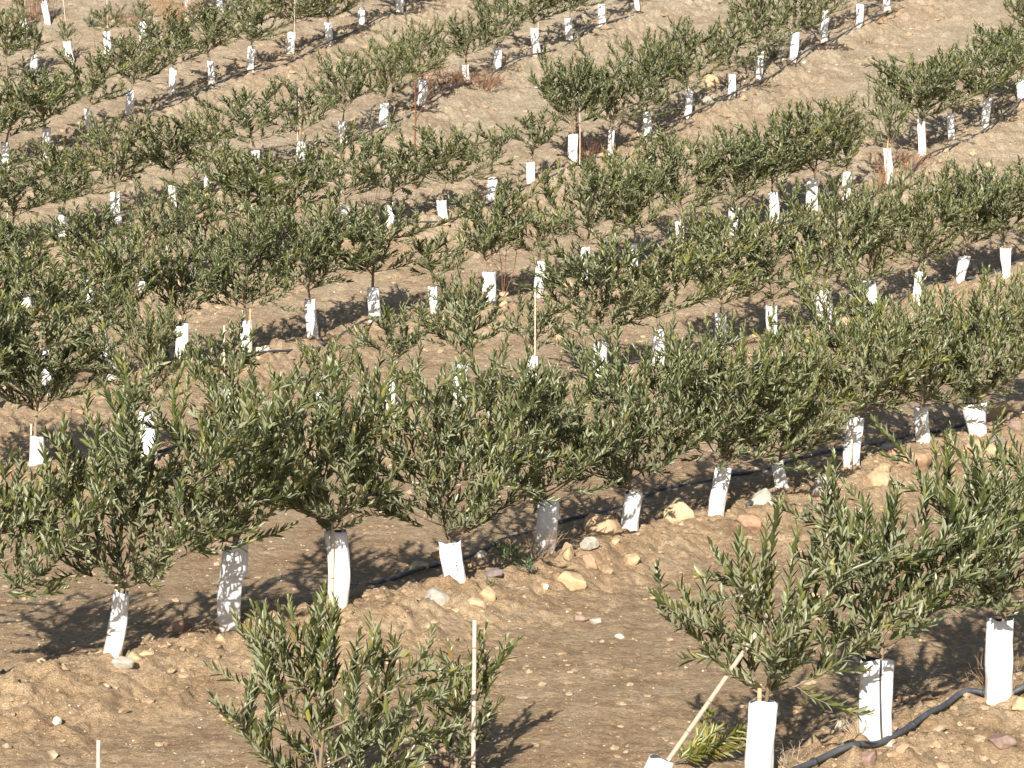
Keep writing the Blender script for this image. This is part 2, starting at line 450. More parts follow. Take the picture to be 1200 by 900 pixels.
def rock(px, py, wpx, hpx, tint, label, seed, tall=False, name="rock"):
    p = spot(px, py); k = ppm(p[1]); w = wpx / k / 2; h = hpx / k / 2
    r = np.random.default_rng(seed)
    v = I3.copy()
    # chop with random planes for angular faces
    for _ in range(13):
        nrm = r.normal(size=3); nrm /= np.linalg.norm(nrm); dd = r.uniform(.55, .9)
        q = v @ nrm; v = v - np.where(q > dd, (q - dd) * 0.92, 0)[:, None] * nrm
    off = r.uniform(0, 50)
    nn = noise(v[:, 0] * 2 + off, v[:, 1] * 2 + v[:, 2] * 1.7) * .16 + noise(v[:, 0] * 6 + off, v[:, 2] * 6 + v[:, 1] * 3) * .06
    v = v * (1 + nn)[:, None]
    v /= np.abs(v).max(axis=0)
    v = v * np.array([w, w * r.uniform(.7, 1.0), h * 1.25])
    a = r.uniform(-.35, .35); ca, sa = math.cos(a), math.sin(a)
    v = np.stack([v[:, 0] * ca - v[:, 2] * sa, v[:, 1], v[:, 0] * sa + v[:, 2] * ca], -1)
    me = np_mesh(name, v, F3, [ROCKM], tint=np.full(len(F3), tint))
    o = link_mesh(name, me); o.location = (p[0], p[1], p[2] + h * .22)
    return tag(o, label, "rock", "rocks lying on the soil")
ROCKS = [
 (668,684,42,24,.6,"flat yellow ochre rock in the open alley below two white guards"),
 (703,622,52,34,.43,"large tan boulder lying between two white tree guards beside black hose"),
 (797,608,40,34,.62,"upright ochre rock with a pale face right of a white guard"),
 (690,640,26,16,.77,"grey rock wedged under the large tan boulder by the hose"),
 (742,658,24,16,.5,"tan angular rock below the guard right of the boulder"),
 (664,654,22,26,.47,"brown upright rock leaning on the right side of a white guard"),
 (692,663,16,20,.34,"small orange slab standing in the bank under the tan boulder"),
 (492,668,26,18,.6,"ochre rock left of the short guard with leaf shadows"),
 (512,655,16,14,.3,"red orange stone beside the shaded short guard"),
 (580,674,26,12,.15,"purplish grey flat rock right of the short guard"),
 (590,640,20,14,.34,"rusty orange stone behind the green weed"),
 (213,738,24,16,.3,"red rock in the shadow left of the tall double guard"),
 (171,768,22,8,.6,"yellow slab right of the leaning guard at lower left"),
 (145,778,30,14,.76,"grey rock at the foot of the leaning guard at lower left"),
 (258,751,14,12,.45,"small brown stone just below the tall double guard"),
 (67,848,12,10,.95,"small white quartz stone on the bank at lower left"),
 (1173,488,34,30,.42,"big square orange brown rock right of the flared guard"),
 (1190,502,18,14,.2,"dark stone below the square orange rock at right edge"),
 (1142,526,32,16,.4,"tan flat rock at the foot of the flared guard"),
 (1166,522,24,20,.15,"purple rock right of the flared guard foot"),
 (1072,545,44,30,.36,"broad orange rock mound below the second guard from the right"),
 (1048,536,20,18,.3,"pinkish rock left of the broad orange mound"),
 (1090,502,10,16,.62,"small ochre stone touching the right side of a white guard"),
 (1035,552,24,14,.5,"tan rock in a clump below the tall guard"),
 (1030,392,30,20,.5,"tan rock heap below the two winged guard on the right"),
 (1040,405,26,16,.58,"ochre rock under the tan heap on the right slope"),
 (562,351,10,16,.34,"orange oval stone left of the folded white guard"),
 (590,358,14,8,.5,"tan stone at the foot of the folded white guard"),
 (303,413,14,10,.95,"pale cream stone right of the lone slim guard"),
 (313,411,8,8,.93,"small pale stone touching the cream stone"),
 (284,437,18,14,.58,"yellowish rock on the bank below the lone slim guard"),
 (937,425,9,14,.97,"white pointed stone showing between two olive crowns"),
 (665,338,24,12,.46,"tan rock beside the short hose right of a tall guard"),
 (655,396,22,14,.45,"brown rock behind the bare stake in the middle"),
 (308,229,12,10,.2,"dark red stone on the bank between two upper guards"),
 (277,216,12,9,.58,"orange stone left of the red stone on the upper bank"),
 (833,101,26,20,.47,"round tan boulder behind a shadowed guard near the top"),
 (918,72,8,6,.92,"pale chip left of a wide guard near the top"),
 (942,74,6,4,.95,"tiny white chip right of a wide guard near the top"),
 (1175,872,34,18,.2,"pinkish red rock on the bank at the lower right edge"),
 (1016,893,36,20,.22,"rusty rock tucked under the black hose at lower right"),
 (984,853,14,12,.9,"pale round stone left of the two winged front guard"),
 (1143,319,9,16,.75,"dark pointed stone between two guards at the right"),
 (955,700,14,8,.5,"small brown stone in the alley behind the front tree"),
 (726,747,12,6,.98,"white flat chip in the middle of the front alley"),
 (680,727,20,10,.2,"dark red stone lying in the open alley"),
 (699,730,18,9,.76,"grey stone beside the dark red one in the alley"),
 (564,652,14,10,.9,"cream stone on the bank between two lower guards"),
 (560,709,26,12,.62,"pale tan slab set in the bank below the short guard"),
 (640,690,8,8,.92,"small cream stone on the bank left of the ochre rock"),
]
for i, (x, y, w, h, t, lab) in enumerate(ROCKS):
    rock(x, y, w, h, t, lab, 100 + i)

# stones half buried in the banks, one or two by each guard
_ORD = "first second third fourth fifth sixth seventh eighth ninth tenth eleventh twelfth thirteenth fourteenth fifteenth sixteenth seventeenth eighteenth nineteenth twentieth twenty-first".split()
_rs = np.random.default_rng(12)
for ri, js, rn in ((0, (1, 2), "front"), (1, (1, 4, 5, 6, 7, 8, 9, 10, 11), "second"), (2, (12, 13, 14, 15), "third"), (3, (4, 7, 8, 9), "fourth"), (4, (13, 16), "fifth")):
    for j in js:
        x, yt, yb = ROWS[ri][j]
        for side, word in ((-1, "left"), (1, "right")):
            if _rs.random() < .45: continue
            k = 1.0 if ri < 2 else .6
            w = _rs.uniform(14, 34) * k; t_ = float(_rs.choice([.3, .42, .46, .5, .75]))
            cw = {.3: "rusty", .42: "brown", .46: "tan", .5: "sandy", .75: "grey"}[t_]
            rock(x + side * _rs.uniform(16, 48) * k, yb + _rs.uniform(4, 20) * k, w, w * _rs.uniform(.45, .8), t_,
                 f"{cw} half buried stone {word} of the {_ORD[j]} guard of the {rn} row", int(_rs.integers(1e6)))

# ------------------------------------------------------------------ hoses
def hose(pts, r, label, sink=0.0, name="irrigation_hose", seed=0):
    P = np.array(pts, float); n = 14 * len(P)
    t = np.linspace(0, len(P) - 1, n)
    k = np.clip(t.astype(int), 0, len(P) - 2); u = t - k
    def c(i): return P[np.clip(i, 0, len(P) - 1)]
    p0, p1, p2, p3 = c(k - 1), c(k), c(k + 1), c(k + 2); u = u[:, None]
    X = 0.5 * ((2 * p1) + (-p0 + p2) * u + (2 * p0 - 5 * p1 + 4 * p2 - p3) * u ** 2 + (-p0 + 3 * p1 - 3 * p2 + p3) * u ** 3)
    z = hz(X[:, 0], X[:, 1])
    zr = z
    zm = np.array([z[max(0, i - 4):i + 5].max() for i in range(n)])
    z = np.convolve(np.pad(zm, 10, mode='edge'), np.hanning(23)[1:-1] / np.hanning(23).sum(), 'valid')
    z = z + r * 0.8 - sink * (0.5 + 0.5 * np.sin(np.arange(n) * 0.21 + seed * 2.1))
    mb = MB(); C3 = np.column_stack([X, z]); mb.tube(C3, r, 10, 0, 0.5)
    cl = np.concatenate([[0], np.cumsum(np.linalg.norm(np.diff(C3, axis=0), axis=1))])
    for q in np.arange(.35, cl[-1] - .1, .95):            # drippers moulded on the pipe
        c = np.array([np.interp(q, cl, C3[:, a]) for a in range(3)]); c2 = np.array([np.interp(q + .03, cl, C3[:, a]) for a in range(3)])
        mb.tube([c, (c + c2) / 2, c2], [r * 1.2, r * 1.35, r * 1.2], 10, 0, 0.0)
    o = link_mesh(name, mb.mesh(name, [HOSEM]))
    return tag(o, label, "hose", "irrigation hoses along the rows")
hose([spot(x, y)[:2] for x, y in [(915,925),(965,899),(1010,880),(1045,868),(1085,842),(1120,829),(1160,822),(1205,814),(1260,800)]], 0.016,
     "thick black hose snaking past the front guards at lower right")
hose([spot(x, y)[:2] for x, y in [(395,686),(450,682),(510,665),(560,648),(600,630),(640,618),(690,604),(745,588),(790,572),(842,562),(880,555),(930,541),(1000,527),(1060,512),(1100,506),(1150,490)]], 0.016,
     "black hose running behind the guards of the second row", sink=.03)
hose([spot(x, y)[:2] for x, y in [(333,458),(338,452),(352,447),(375,441),(400,438)]], 0.019,
     "short curved end of black hose left of the leafy middle tree", seed=2)
def row_hose(ri, off, label, sink, seed, i0=0, i1=None):
    P = ROWPTS[ri][i0:i1]; d = np.gradient(P, axis=0); d /= np.linalg.norm(d, axis=1)[:, None]
    nrm = np.column_stack([d[:, 1], -d[:, 0]])
    r = np.random.default_rng(seed)
    hose(P + nrm * (off + r.uniform(-.05, .05, len(P)))[:, None], 0.014, label, sink, seed=seed)
row_hose(2, -0.2, "dark hose behind the guards of the third row up the slope", 0.05, 3, 1)
row_hose(3, 0.12, "thin hose along the fourth row up the slope, partly buried", 0.075, 4, 3)
row_hose(4, 0.11, "thin hose along the fifth row, passing the wide guard near the top", 0.07, 5, 8)
row_hose(5, 0.12, "thin half buried hose along the sixth row up the slope", 0.10, 6, 3)
row_hose(6, 0.12, "thin half buried hose along the seventh row at upper left", 0.10, 7)
o = hose([spot(876,595)[:2], spot(884,590)[:2], spot(898,583)[:2]], 0.02, "short offcut of black hose on the soil right of a shaded guard", name="hose_offcut")
del o["group"]

# ------------------------------------------------------------------ foliage
def unit(v): return v / (np.linalg.norm(v, axis=-1, keepdims=True) + 1e-9)
LT = np.array([[0, 0, 0], [.36, -.5, .10], [.36, 0, -.06], [.36, .5, .10], [.74, -.36, .02], [.74, 0, -.12], [.74, .36, .02], [1, 0, -.16]])
LQ = np.array([[0, 2, 1, 1], [0, 3, 2, 2], [1, 2, 5, 4], [2, 3, 6, 5], [4, 5, 7, 7], [5, 6, 7, 7]])
LF = [(0, 2, 1), (0, 3, 2), (1, 2, 5, 4), (2, 3, 6, 5), (4, 5, 7), (5, 6, 7)]
def leaves(mb, pos, dirs, nrm, ln, wd, tint, mat):
    """add many leaves to the builder in one block"""
    x = unit(dirs); y = unit(np.cross(nrm, x)); z = np.cross(x, y)
    T = LT[None] * np.stack([ln, wd, ln * .6], -1)[:, None, :]
    V = pos[:, None, :] + T[..., 0:1] * x[:, None] + T[..., 1:2] * y[:, None] + T[..., 2:3] * z[:, None]
    n = len(pos); base_i = mb.n
    mb.v.append(V.reshape(-1, 3)); mb.n += n * 8
    for i in range(n):
        b = base_i + i * 8
        for q in LF: mb.f.append(tuple(j + b for j in q))
    mb.m += [mat] * (6 * n); mb.a += np.repeat(tint, 6).tolist()

def curve(p, d, L, up, wob, r, n=7):
    pts = [np.array(p, float)]; d = unit(np.array(d, float)); st = L / (n - 1)
    for _ in range(n - 1):
        d = unit(d + np.array([0, 0, up]) * st * 3 + r.normal(0, wob, 3) * .5)
        pts.append(pts[-1] + d * st)
    return np.array(pts)

def make_tree_meshes(Ht, W, Gh, dens, seed, leafs=1.0, spikes=0, low=.55):
    """Ht total height, W crown width, Gh guard height: returns trunk mesh and crown mesh"""
    r = np.random.default_rng(seed)
    tb, cb = MB(), MB()
    lean = r.normal(0, .05, 2)
    n = 12; zz = np.linspace(-.06, Ht * .86, n)
    zl = np.maximum(zz - Gh * .8, 0)
    lead = np.column_stack([lean[0] * zl + .03 * (np.sin(zl * 5 + seed) - math.sin(seed)), lean[1] * zl + .03 * (np.cos(zl * 4 + seed) - math.cos(seed)), zz])
    tb.tube(lead, np.linspace(.015, .004, n) * (0.75 + 0.25 * Ht), 8, 0, r.random())
    shoots = []                       # (points, leaf start fraction, vigor)
    def at_lead(z): return np.array([np.interp(z, zz, lead[:, 0]), np.interp(z, zz, lead[:, 1]), z])
    Hc = Ht - Gh
    nb = int(round(15 * dens * (0.55 + 0.45 * Hc))) + 3
    az = r.uniform(0, 6.28); lop = r.uniform(0, 6.28); lk = r.uniform(.1, .42)
    for i in range(nb):
        f = (i + r.uniform(.1, .9)) / nb
        z0 = Gh + .01 + (.05 if low > .6 else 0) + f ** 1.6 * Hc * .66
        az += 2.4 + r.normal(0, .35)
        rmax = W / 2 * r.uniform(.62, 1.25) * (1.0 - .5 * max(0, f - .5)) * (1 + lk * math.cos(az - lop))
        top = Gh + Hc * (0.16 + .60 * r.random() + .26 * f)
        rise = max(.10, min(top, Ht * 1.02) - z0)
        L = math.hypot(rmax, rise) * 1.05
        elev = math.atan2(rise * (low if f < .5 else .9), rmax)
        d = [math.cos(az) * math.cos(elev), math.sin(az) * math.cos(elev), math.sin(elev)]
        pb = curve(at_lead(z0), d, L, .30, .10, r, 9)
        tb.tube(pb, np.linspace(.0062, .0022, 9), 5, 0, .3 + .5 * r.random())
        shoots.append((pb, .25, 1.0))
        ns = int(L / .078 * (0.7 + .35 * dens))
        for j in range(ns):
            t = .10 + .88 * (j + r.random()) / ns
            k = t * 8; a = int(k); q = pb[a] + (pb[min(a + 1, 8)] - pb[a]) * (k - a)
            dirb = unit(pb[min(a + 1, 8)] - pb[a])
            side = unit(np.cross(dirb, r.normal(size=3)))
            dd = unit(dirb * .55 + side * r.uniform(.5, 1.0) + np.array([0, 0, r.uniform(-.25, .9)]))
            sl = r.uniform(.08, .46) ** 1.0 * (1.15 - .5 * t) * (0.8 + .25 * Hc)
            ps = curve(q, dd, sl, .55, .13, r, 6)
            shoots.append((ps, .05, r.uniform(.7, 1.0)))
    # tall water shoots that spike out of the crown top
    for i in range(int(6 * dens) + 2 + spikes):
        z0 = Gh + Hc * r.uniform(.35, .8); a = r.uniform(0, 6.28)
        q = at_lead(min(z0, Ht * .84)) + np.array([math.cos(a), math.sin(a), 0]) * W * r.uniform(0, .2 + .03 * spikes)
        L = (Ht * r.uniform(.9, 1.12) - z0)
        if L < .12: continue
        shoots.append((curve(q, [math.cos(a) * .3, math.sin(a) * .3, 1], L, .2, .06, r, 7), .15, 1.0))
    shoots.append((lead[5:], .1, 1.0))
    for i in range((int(4 * dens) + 2) if low < .6 else 1):
        a = r.uniform(0, 6.28); q = at_lead(Gh + r.uniform(.0, .16))
        shoots.append((curve(q, [math.cos(a), math.sin(a), r.uniform(.2, .9)], r.uniform(.12, .3), .3, .1, r, 6), .1, .9))
    P, D, N, LN, WD, T = [], [], [], [], [], []
    for ps, st, vig in shoots:
        seg = np.linalg.norm(np.diff(ps, axis=0), axis=1); cum = np.concatenate([[0], np.cumsum(seg)]); L = cum[-1]
        if len(ps) < 9: cb.tube(ps, np.linspace(.0028, .0011, len(ps)), 3, 1, .2 + .8 * r.random(), cap=False)
        sp = .026 / leafs
        ss = np.arange(L * st, L, sp) + r.uniform(0, sp)
        if len(ss) == 0: continue
        ss = np.minimum(ss, L - 1e-4)
        q = np.column_stack([np.interp(ss, cum, ps[:, c]) for c in range(3)])
        tg = unit(np.column_stack([np.interp(ss, (cum[1:] + cum[:-1]) / 2, np.diff(ps[:, c]) / seg) for c in range(3)]))
        ref = unit(np.cross(tg, np.array([.3, .5, .81]))); ref2 = np.cross(tg, ref)
        tone = r.normal(0, .10)
        for sgn in (1, -1):
            m = r.random(len(ss)) < .93
            ph = (np.arange(len(ss)) % 2) * (math.pi / 2) + r.normal(0, .3, len(ss)) + (0 if sgn > 0 else math.pi) + seed
            rad = ref * np.cos(ph)[:, None] + ref2 * np.sin(ph)[:, None]
            op = r.normal(.52, .16, len(ss))                 # opening angle from the shoot
            op = np.where(ss > L - .04, op * .5, op)
            d = tg * np.cos(op)[:, None] + rad * np.sin(op)[:, None] + np.array([0, 0, .28])
            nr = tg * np.sin(op)[:, None] - rad * np.cos(op)[:, None]
            nr = nr + r.normal(0, .25, nr.shape)
            age = 1 - ss / L
            ln = r.normal(.079, .014, len(ss)) * (0.62 + .38 * np.clip(age * 4, 0, 1)) * vig ** .3
            tint = np.clip(r.normal(.36, .22, len(ss)) + tone + .22 * (1 - np.clip(age * 3, 0, 1)), 0, .94)
            odd = r.random(len(ss)); tint = np.where(odd > .985, 1.0, np.where(odd > .955, .9, tint))
            P.append(q[m]); D.append(d[m]); N.append(nr[m]); LN.append(ln[m]); WD.append((ln * r.uniform(.20, .29, len(ss)))[m]); T.append(tint[m])
    leaves(cb, np.concatenate(P), np.concatenate(D), np.concatenate(N), np.concatenate(LN), np.concatenate(WD), np.concatenate(T), 0)
    return tb.mesh("trunk", [BARK], True), cb.mesh("crown", [LEAF, TWIG], True)

# ------------------------------------------------------------------ tree guards
def guard_mesh(Hh, W, style, seed):
    """white sleeve open at the top: outer wall, inner wall, rim"""
    r = np.random.default_rng(seed)
    K, R = 36, 15
    V = []
    ph = r.uniform(0, 6.28)
    w0 = W * (1.0 if style != 'flared' else .72); w1 = W * (1.0 if style != 'flared' else 1.22)
    if style == 'narrow': w1 = W * .8
    for side, ins in ((0, 0), (1, .0035)):
        for i in range(R):
            t = i / (R - 1); z = -.05 + (Hh + .05) * t
            w = (w0 + (w1 - w0) * t) / 2 - ins
            dpt = w * (.62 + .1 * math.sin(ph + 2 * t))
            for k in range(K):
                a = k * 2 * math.pi / K
                x = w * math.copysign(abs(math.cos(a)) ** .8, math.cos(a)); y = dpt * math.copysign(abs(math.sin(a)) ** .8, math.sin(a))
                if style == 'folded':                        # a deep crease down the front
                    cr = math.exp(-((x - w * .15) / (w * .16)) ** 2) if y < 0 else 0
                    y += cr * dpt * (.8 if seed == 1 else .6)
                if style == 'winged':
                    cr = math.exp(-((x - w * .1) / (w * .22)) ** 2)
                    y *= (1 - .85 * cr * (.3 + .7 * t))
                wr = .004 * math.sin(a * 3 + 5 * t + ph) + .0025 * math.sin(a * 5 - 7 * t + ph * 2) + .0015 * math.sin(a * 9 + 13 * t)
                x *= 1 + wr / w; y *= 1 + wr / w * 1.4
                zz = z
                if i == R - 1: zz += .006 * math.sin(a * 2 + ph) + .003 * math.sin(a * 5 + ph)
                bend = (.02 * math.sin(t * 2.2 + ph)) 
                V.append((x + bend, y, zz))
    F, M = [], []
    for i in range(R - 1):
        for k in range(K):
            a, b = i * K + k, i * K + (k + 1) % K
            F.append((a, b, b + K, a + K)); M.append(0)
            o = R * K
            F.append((o + a + K, o + b + K, o + b, o + a)); M.append(1)
    for k in range(K):
        a, b = (R - 1) * K + k, (R - 1) * K + (k + 1) % K
        F.append((a, b, b + R * K, a + R * K)); M.append(0)
    mb = MB()
    mb.add(V, F, 0, .5); mb.m = M
    if style == 'double':            # a second, shorter sleeve pushed over the top
        V2 = []
        for z in (Hh * .66, Hh * .68, Hh * .85, Hh + .02):
            for k in range(K):
                a = k * 2 * math.pi / K
                V2.append((W * .53 * math.cos(a) + .008, W * .36 * math.sin(a), z + .03 * math.cos(a) * (z > Hh * .9)))
        F2 = [(i * K + k, i * K + (k + 1) % K, (i + 1) * K + (k + 1) % K, (i + 1) * K + k) for i in range(3) for k in range(K)]
        n0 = len(mb.f); mb.add(V2, F2, 0, .5)
    return mb.mesh("tree_guard", [GUARD, INNER], True)

def stake_mesh(L, r=.0085, tint=.4, seed=0):
    rr = np.random.default_rng(seed)
    mb = MB(); n = 9; z = np.linspace(-.1, L, n)
    b = rr.normal(0, .006)
    pts = np.column_stack([b * np.sin(z * 3), b * np.cos(z * 2.2), z])
    mb.tube(pts, np.linspace(r * 1.05, r * .9, n), 10, 0, tint)
    for q in np.arange(.17 + rr.uniform(0, .1), L - .03, .21):
        c = np.array([np.interp(q, z, pts[:, 0]), np.interp(q, z, pts[:, 1]), q])
        mb.tube([c - [0, 0, .004], c, c + [0, 0, .004]], [r * 1.05, r * 1.22, r * 1.05], 10, 1, tint)
    return mb.mesh("bamboo_stake", [BAMBOO, NODE], True)

ORD = "first second third fourth fifth sixth seventh eighth ninth tenth eleventh twelfth thirteenth fourteenth fifteenth sixteenth seventeenth eighteenth nineteenth twentieth twenty-first twenty-second twenty-third twenty-fourth".split()
ROWN = ["front", "second", "third", "fourth", "fifth", "sixth", "seventh", "eighth", "topmost"]

# crown height, crown width, density where the photo shows them; else by the generator
CROWN = {
 (0,0):(1.14,.92,.66),(0,1):(1.16,1.05,1.1),(0,2):(1.12,1.1,1.25),(0,3):(1.1,1.0,1.0),
 (1,0):(1.15,1.1,1.0),(1,1):(1.38,1.35,.95),(1,2):(1.15,.85,.8),(1,3):(1.25,1.15,1.0),(1,4):(1.45,1.15,1.1),(1,5):(1.35,1.1,1.1),(1,6):(1.45,1.2,1.1),
 (1,7):(1.45,1.2,1.15),(1,8):(1.3,1.1,1.0),(1,9):(1.3,1.2,1.1),(1,10):(1.3,1.2,1.1),(1,11):(1.3,1.05,1.0),
 (2,2):(1.05,.9,.8),(2,3):(.55,.6,.5),(2,4):(.45,.5,.4),(2,5):(.7,.7,.5),(2,6):(.9,.8,.8),(2,7):(.6,.6,.3),(2,13):(1.25,1.1,.9),
 (3,4):(1.2,1.2,1.1),(3,7):(.6,.6,.4),(3,8):(1.0,1.0,1.0),(3,9):(.6,.6,.5),(3,3):(.9,.9,.8),(3,5):(1.15,1.3,1.1),
 (3,17):(.9,.7,.7),(3,13):(1.1,1.3,1.0),(3,14):(1.0,1.2,1.0),(3,16):(.8,.7,.5),
 (4,14):(1.25,1.2,1.0),(4,10):(.7,.7,.6),(4,11):(.7,.8,.6),(4,12):(1.2,1.3,1.1),
 (5,5):(.85,.8,.6),(5,6):(.95,1.3,.62),(5,7):(.95,1.0,.6),(5,8):(1.1,1.1,.9),
 (7,1):(.55,.5,.35),(7,2):(.4,.3,.25),(7,3):(.5,.5,.3),(7,4):(.4,.4,.4),(8,0):(.5,.3,.2),(8,1):(.5,.3,.25),
}
NO_GUARD = {(7,0),(4,5),(4,6)}
STYLES = {(0,0):'plain',(0,1):'folded',(0,2):'plain',(1,1):'narrow',(1,2):'double',(1,3):'plain',(1,4):'folded',(1,11):'flared',(2,13):'winged',(2,12):'folded',(3,8):'folded',(3,15):'folded',(4,18):'flared',(2,16):'flared',(2,15):'flared'}
WIDTHS = {(0,0):.135,(0,1):.17,(0,2):.15,(1,1):.115,(1,2):.145,(1,3):.14,(1,4):.15,(1,5):.15,(1,6):.14,(1,7):.13,(1,8):.12,(1,9):.15,(1,10):.135,(1,11):.2,
          (2,12):.19,(2,13):.18,(3,15):.17,(4,18):.16,(4,13):.09,(3,8):.17}
TILT = {(1,1):(7,0),(0,0):(0,0),(0,2):(5,0),(1,9):(3,0),(1,7):(5,0),(7,2):(-7,0),(7,3):(-6,0),(7,1):(-2,0),(8,0):(-9,0),(8,1):(-14,0),(5,5):(-7,0),(4,4):(2,0),(6,3):(-3,0),(3,2):(-9,0)}

VARIANTS = {}
def tree_meshes(Hc, W, Gh, dens, key, near):
    if near:
        return make_tree_meshes(Gh + Hc, W, Gh, dens, key, low=.38), 1.0, 1.0
    hb = min([.55, .8, 1.05, 1.25], key=lambda v: abs(v - Hc)); wb = {.55: .6, .8: .9, 1.05: 1.22, 1.25: 1.36}[hb]
    v = key % (5 if hb > 1 else 2)
    db = .5 if dens < .62 else (.75 if dens < .84 else 1.0)
    k = (hb, v, db)
    if k not in VARIANTS:
        VARIANTS[k] = make_tree_meshes(.45 + hb, wb, .45, db, int(hb * 1000) + v * 7 + int(db * 10), low=.68)
    return VARIANTS[k], W / wb, (Gh + Hc) / (.45 + hb)

def words_for(Hc, dens):
    a = "small" if Hc < .7 else ("low" if Hc < .95 else ("tall" if Hc > 1.3 else "bushy"))
    b = "sparse" if dens < .7 else ("dense" if dens > 1.02 else "leafy")
    return a + " " + b
total_leaf = 0
for ri, row in enumerate(ROWS):
    vis = [j for j, (x, t, b) in enumerate(row)]
    for j, (px, yt, yb) in enumerate(row):
        r = np.random.default_rng(ri * 100 + j + 5)
        p = ROWPTS[ri][j]; z = float(hz(p[0], p[1])); k = ppm(p[1])
        Gh = .45 if yt is None else float(np.clip((yb - yt) / k, .26, .56))
        Hc, W, dens = CROWN.get((ri, j), (r.uniform(.92, 1.25), r.uniform(1.1, 1.5), r.uniform(.72, 1.1)))
        Hc *= (.74, .74, .92, .92, .93, .90, .80, .8, .8)[ri]
        W *= (1.04, 1.52)[ri] if ri <= 1 else 1.12
        if ri >= 4 and (ri, j) not in CROWN: Hc *= .92; W *= .92; dens *= .88
        dens *= .92 if ri == 1 else .84
        near = ri <= 1
        (tm, cm), sx, sz = tree_meshes(Hc, W, Gh, dens, ri * 31 + j * 7, near)
        th = Hc * 1.0
        t = empty("olive_tree", (p[0], p[1], z))
        a = r.uniform(0, 6.28) if not near else 0
        tl = TILT.get((ri, j), (r.normal(0, 1.5), 0))
        t.rotation_euler = (Vector((0, 0, 1)).rotation_difference(Vector((math.sin(math.radians(tl[0])), 0, math.cos(math.radians(tl[0]))))).to_matrix() @ Matrix.Rotation(a, 3, 'Z')).to_euler()
        t.scale = (sx, sx, sz)
        tag(t, f"{words_for(Hc, dens)} olive tree, {ORD[j]} from the left in the {ROWN[ri]} row", "tree", "olive trees planted in rows")
        link_mesh("trunk", tm, t); link_mesh("crown", cm, t)
        if (ri, j) in NO_GUARD: continue
        style = STYLES.get((ri, j), ['plain', 'plain', 'plain', 'folded', 'narrow', 'winged'][int(r.integers(0, 6))])
        gw = WIDTHS.get((ri, j), r.uniform(.115, .15))
        g = link_mesh("tree_guard", guard_mesh(Gh, gw, style, ri * 50 + j))
        g.location = (p[0], p[1], z)
        g.rotation_euler = (r.normal(0, .02), math.radians(tl[0]), r.uniform(-.35, .35))
        ad = {'plain': 'plain upright', 'folded': 'creased', 'narrow': 'slim tapering', 'winged': 'pinched', 'flared': 'flared', 'double': 'tall doubled'}[style]
        tag(g, f"{ad} white tree guard, {ORD[j]} from the left in the {ROWN[ri]} row", "tree guard", "white guards around the olive stems")

# ------------------------------------------------------------------ bamboo stakes
def stake(px, ytop, ybase, label, r=.0085, tint=.4, dx=0.0, pt=None, at=None):
    p = spot(px, ybase) if at is None else np.array([*at, float(hz(*at))])
    L = (ybase - ytop) / ppm(p[1])
    o = link_mesh("bamboo_stake", stake_mesh(L, r, tint, int(abs(px) + ytop)))
    o.location = p
    o.rotation_euler = (0, math.atan2(dx / ppm(p[1]), L), random.uniform(0, 3))
    return tag(o, label, "stake", "bamboo stakes among the trees")
# leaning one at the front
stake(556, 720, 950, "straight pale bamboo stake beside the front sapling at the bottom", .0115, .3, -2)
stake(384, 772, 935, "pale bamboo stake inside the big front sapling", .0105, .35, -2)
stake(115, 865, 950, "bare stake top at the bottom left with no tree around it", .011, .3, 2)
stake(262, 380, 505, "bare yellowish stake standing left of the lone slim guard", .0105, .5, -5)
stake(126, 325, 440, "thin pale stake in a gap at the left, above a leafy crown", .009, .3, -3)
stake(536, 350, 400, "short bare stake in the middle, right of a small guard", .010, .3, 0)
stake(626, 342, 470, "tall bare stake rising from a nearly leafless sapling in the middle", .0085, .3, -6)
stake(797, 197, 296, "tall yellow stake above a creased guard right of centre", .008, .75, -1)
stake(993, 376, 440, "pale stake top beside the leafy crown right of centre", .010, .25, -3)
stake(1133, 355, 430, "pale stake poking from the crowns at the far right", .010, .25, -4)
stake(1038, 115, 215, "slim orange yellow stake in the upper right row", .008, .95, 3)
stake(1156, 60, 150, "white stake inside the dense crowns at the upper right", .008, .2, 1)
stake(349, 104, 190, "short pale stake above a sparse tree at upper left", .008, .3, -2)
stake(9, 207, 262, "pale stake at the left edge below a slim guard", .008, .3, -1)
stake(679, 118, 196, "white stake inside the tree above the upper middle guard", .008, .2, 0)
stake(716, 98, 180, "pale stake half hidden in the crown of an upper tree", .008, .2, -1)
stake(125, 0, 50, "thin pink stake in a leaning guard at the top left", .007, .3, -5)
stake(80, -2, 61, "thin stake in a leaning guard near the top left corner", .007, .3, -7)
stake(28, -4, 28, "stake in the small tilted guard at the top left corner", .007, .4, -5)
stake(385, 10, 48, "short stake in the upright guard at the top", .007, .3, 0)
stake(344, -5, 66, "slim stake above a crown at the top, left of centre", .007, .3, -4)
stake(55, 144, 183, "pale stake along the left side of an upper left guard", .007, .3, -1)
stake(210, 308, 350, "short pale stake left of a hidden guard in the left crowns", .008, .3, 0)
stake(389, 605, 713, "thick stake top in the tall guard under a dense crown", .012, .3, -1)
stake(889, 798, 922, "orange bamboo stake top in the creased front guard", .012, .9, 1)
stake(37, 497, 545, "short stake showing above the left middle guard", .010, .3, 0)
stake(1079, 440, 520, "pale stake rising from the guard near the right edge", .010, .35, 1)
stake(996, 488, 552, "dark topped stake in the tall guard right of centre", .010, .6, 0)
stake(293, 362, 418, "yellow stake top in the lone slim guard", .009, .9, 0)
stake(630, 27, 65, "short stake in the tall guard at the top centre", .008, .3, 0)
stake(136, 682, 768, "brown stake top in the leaning guard at lower left", .012, .7, 2)

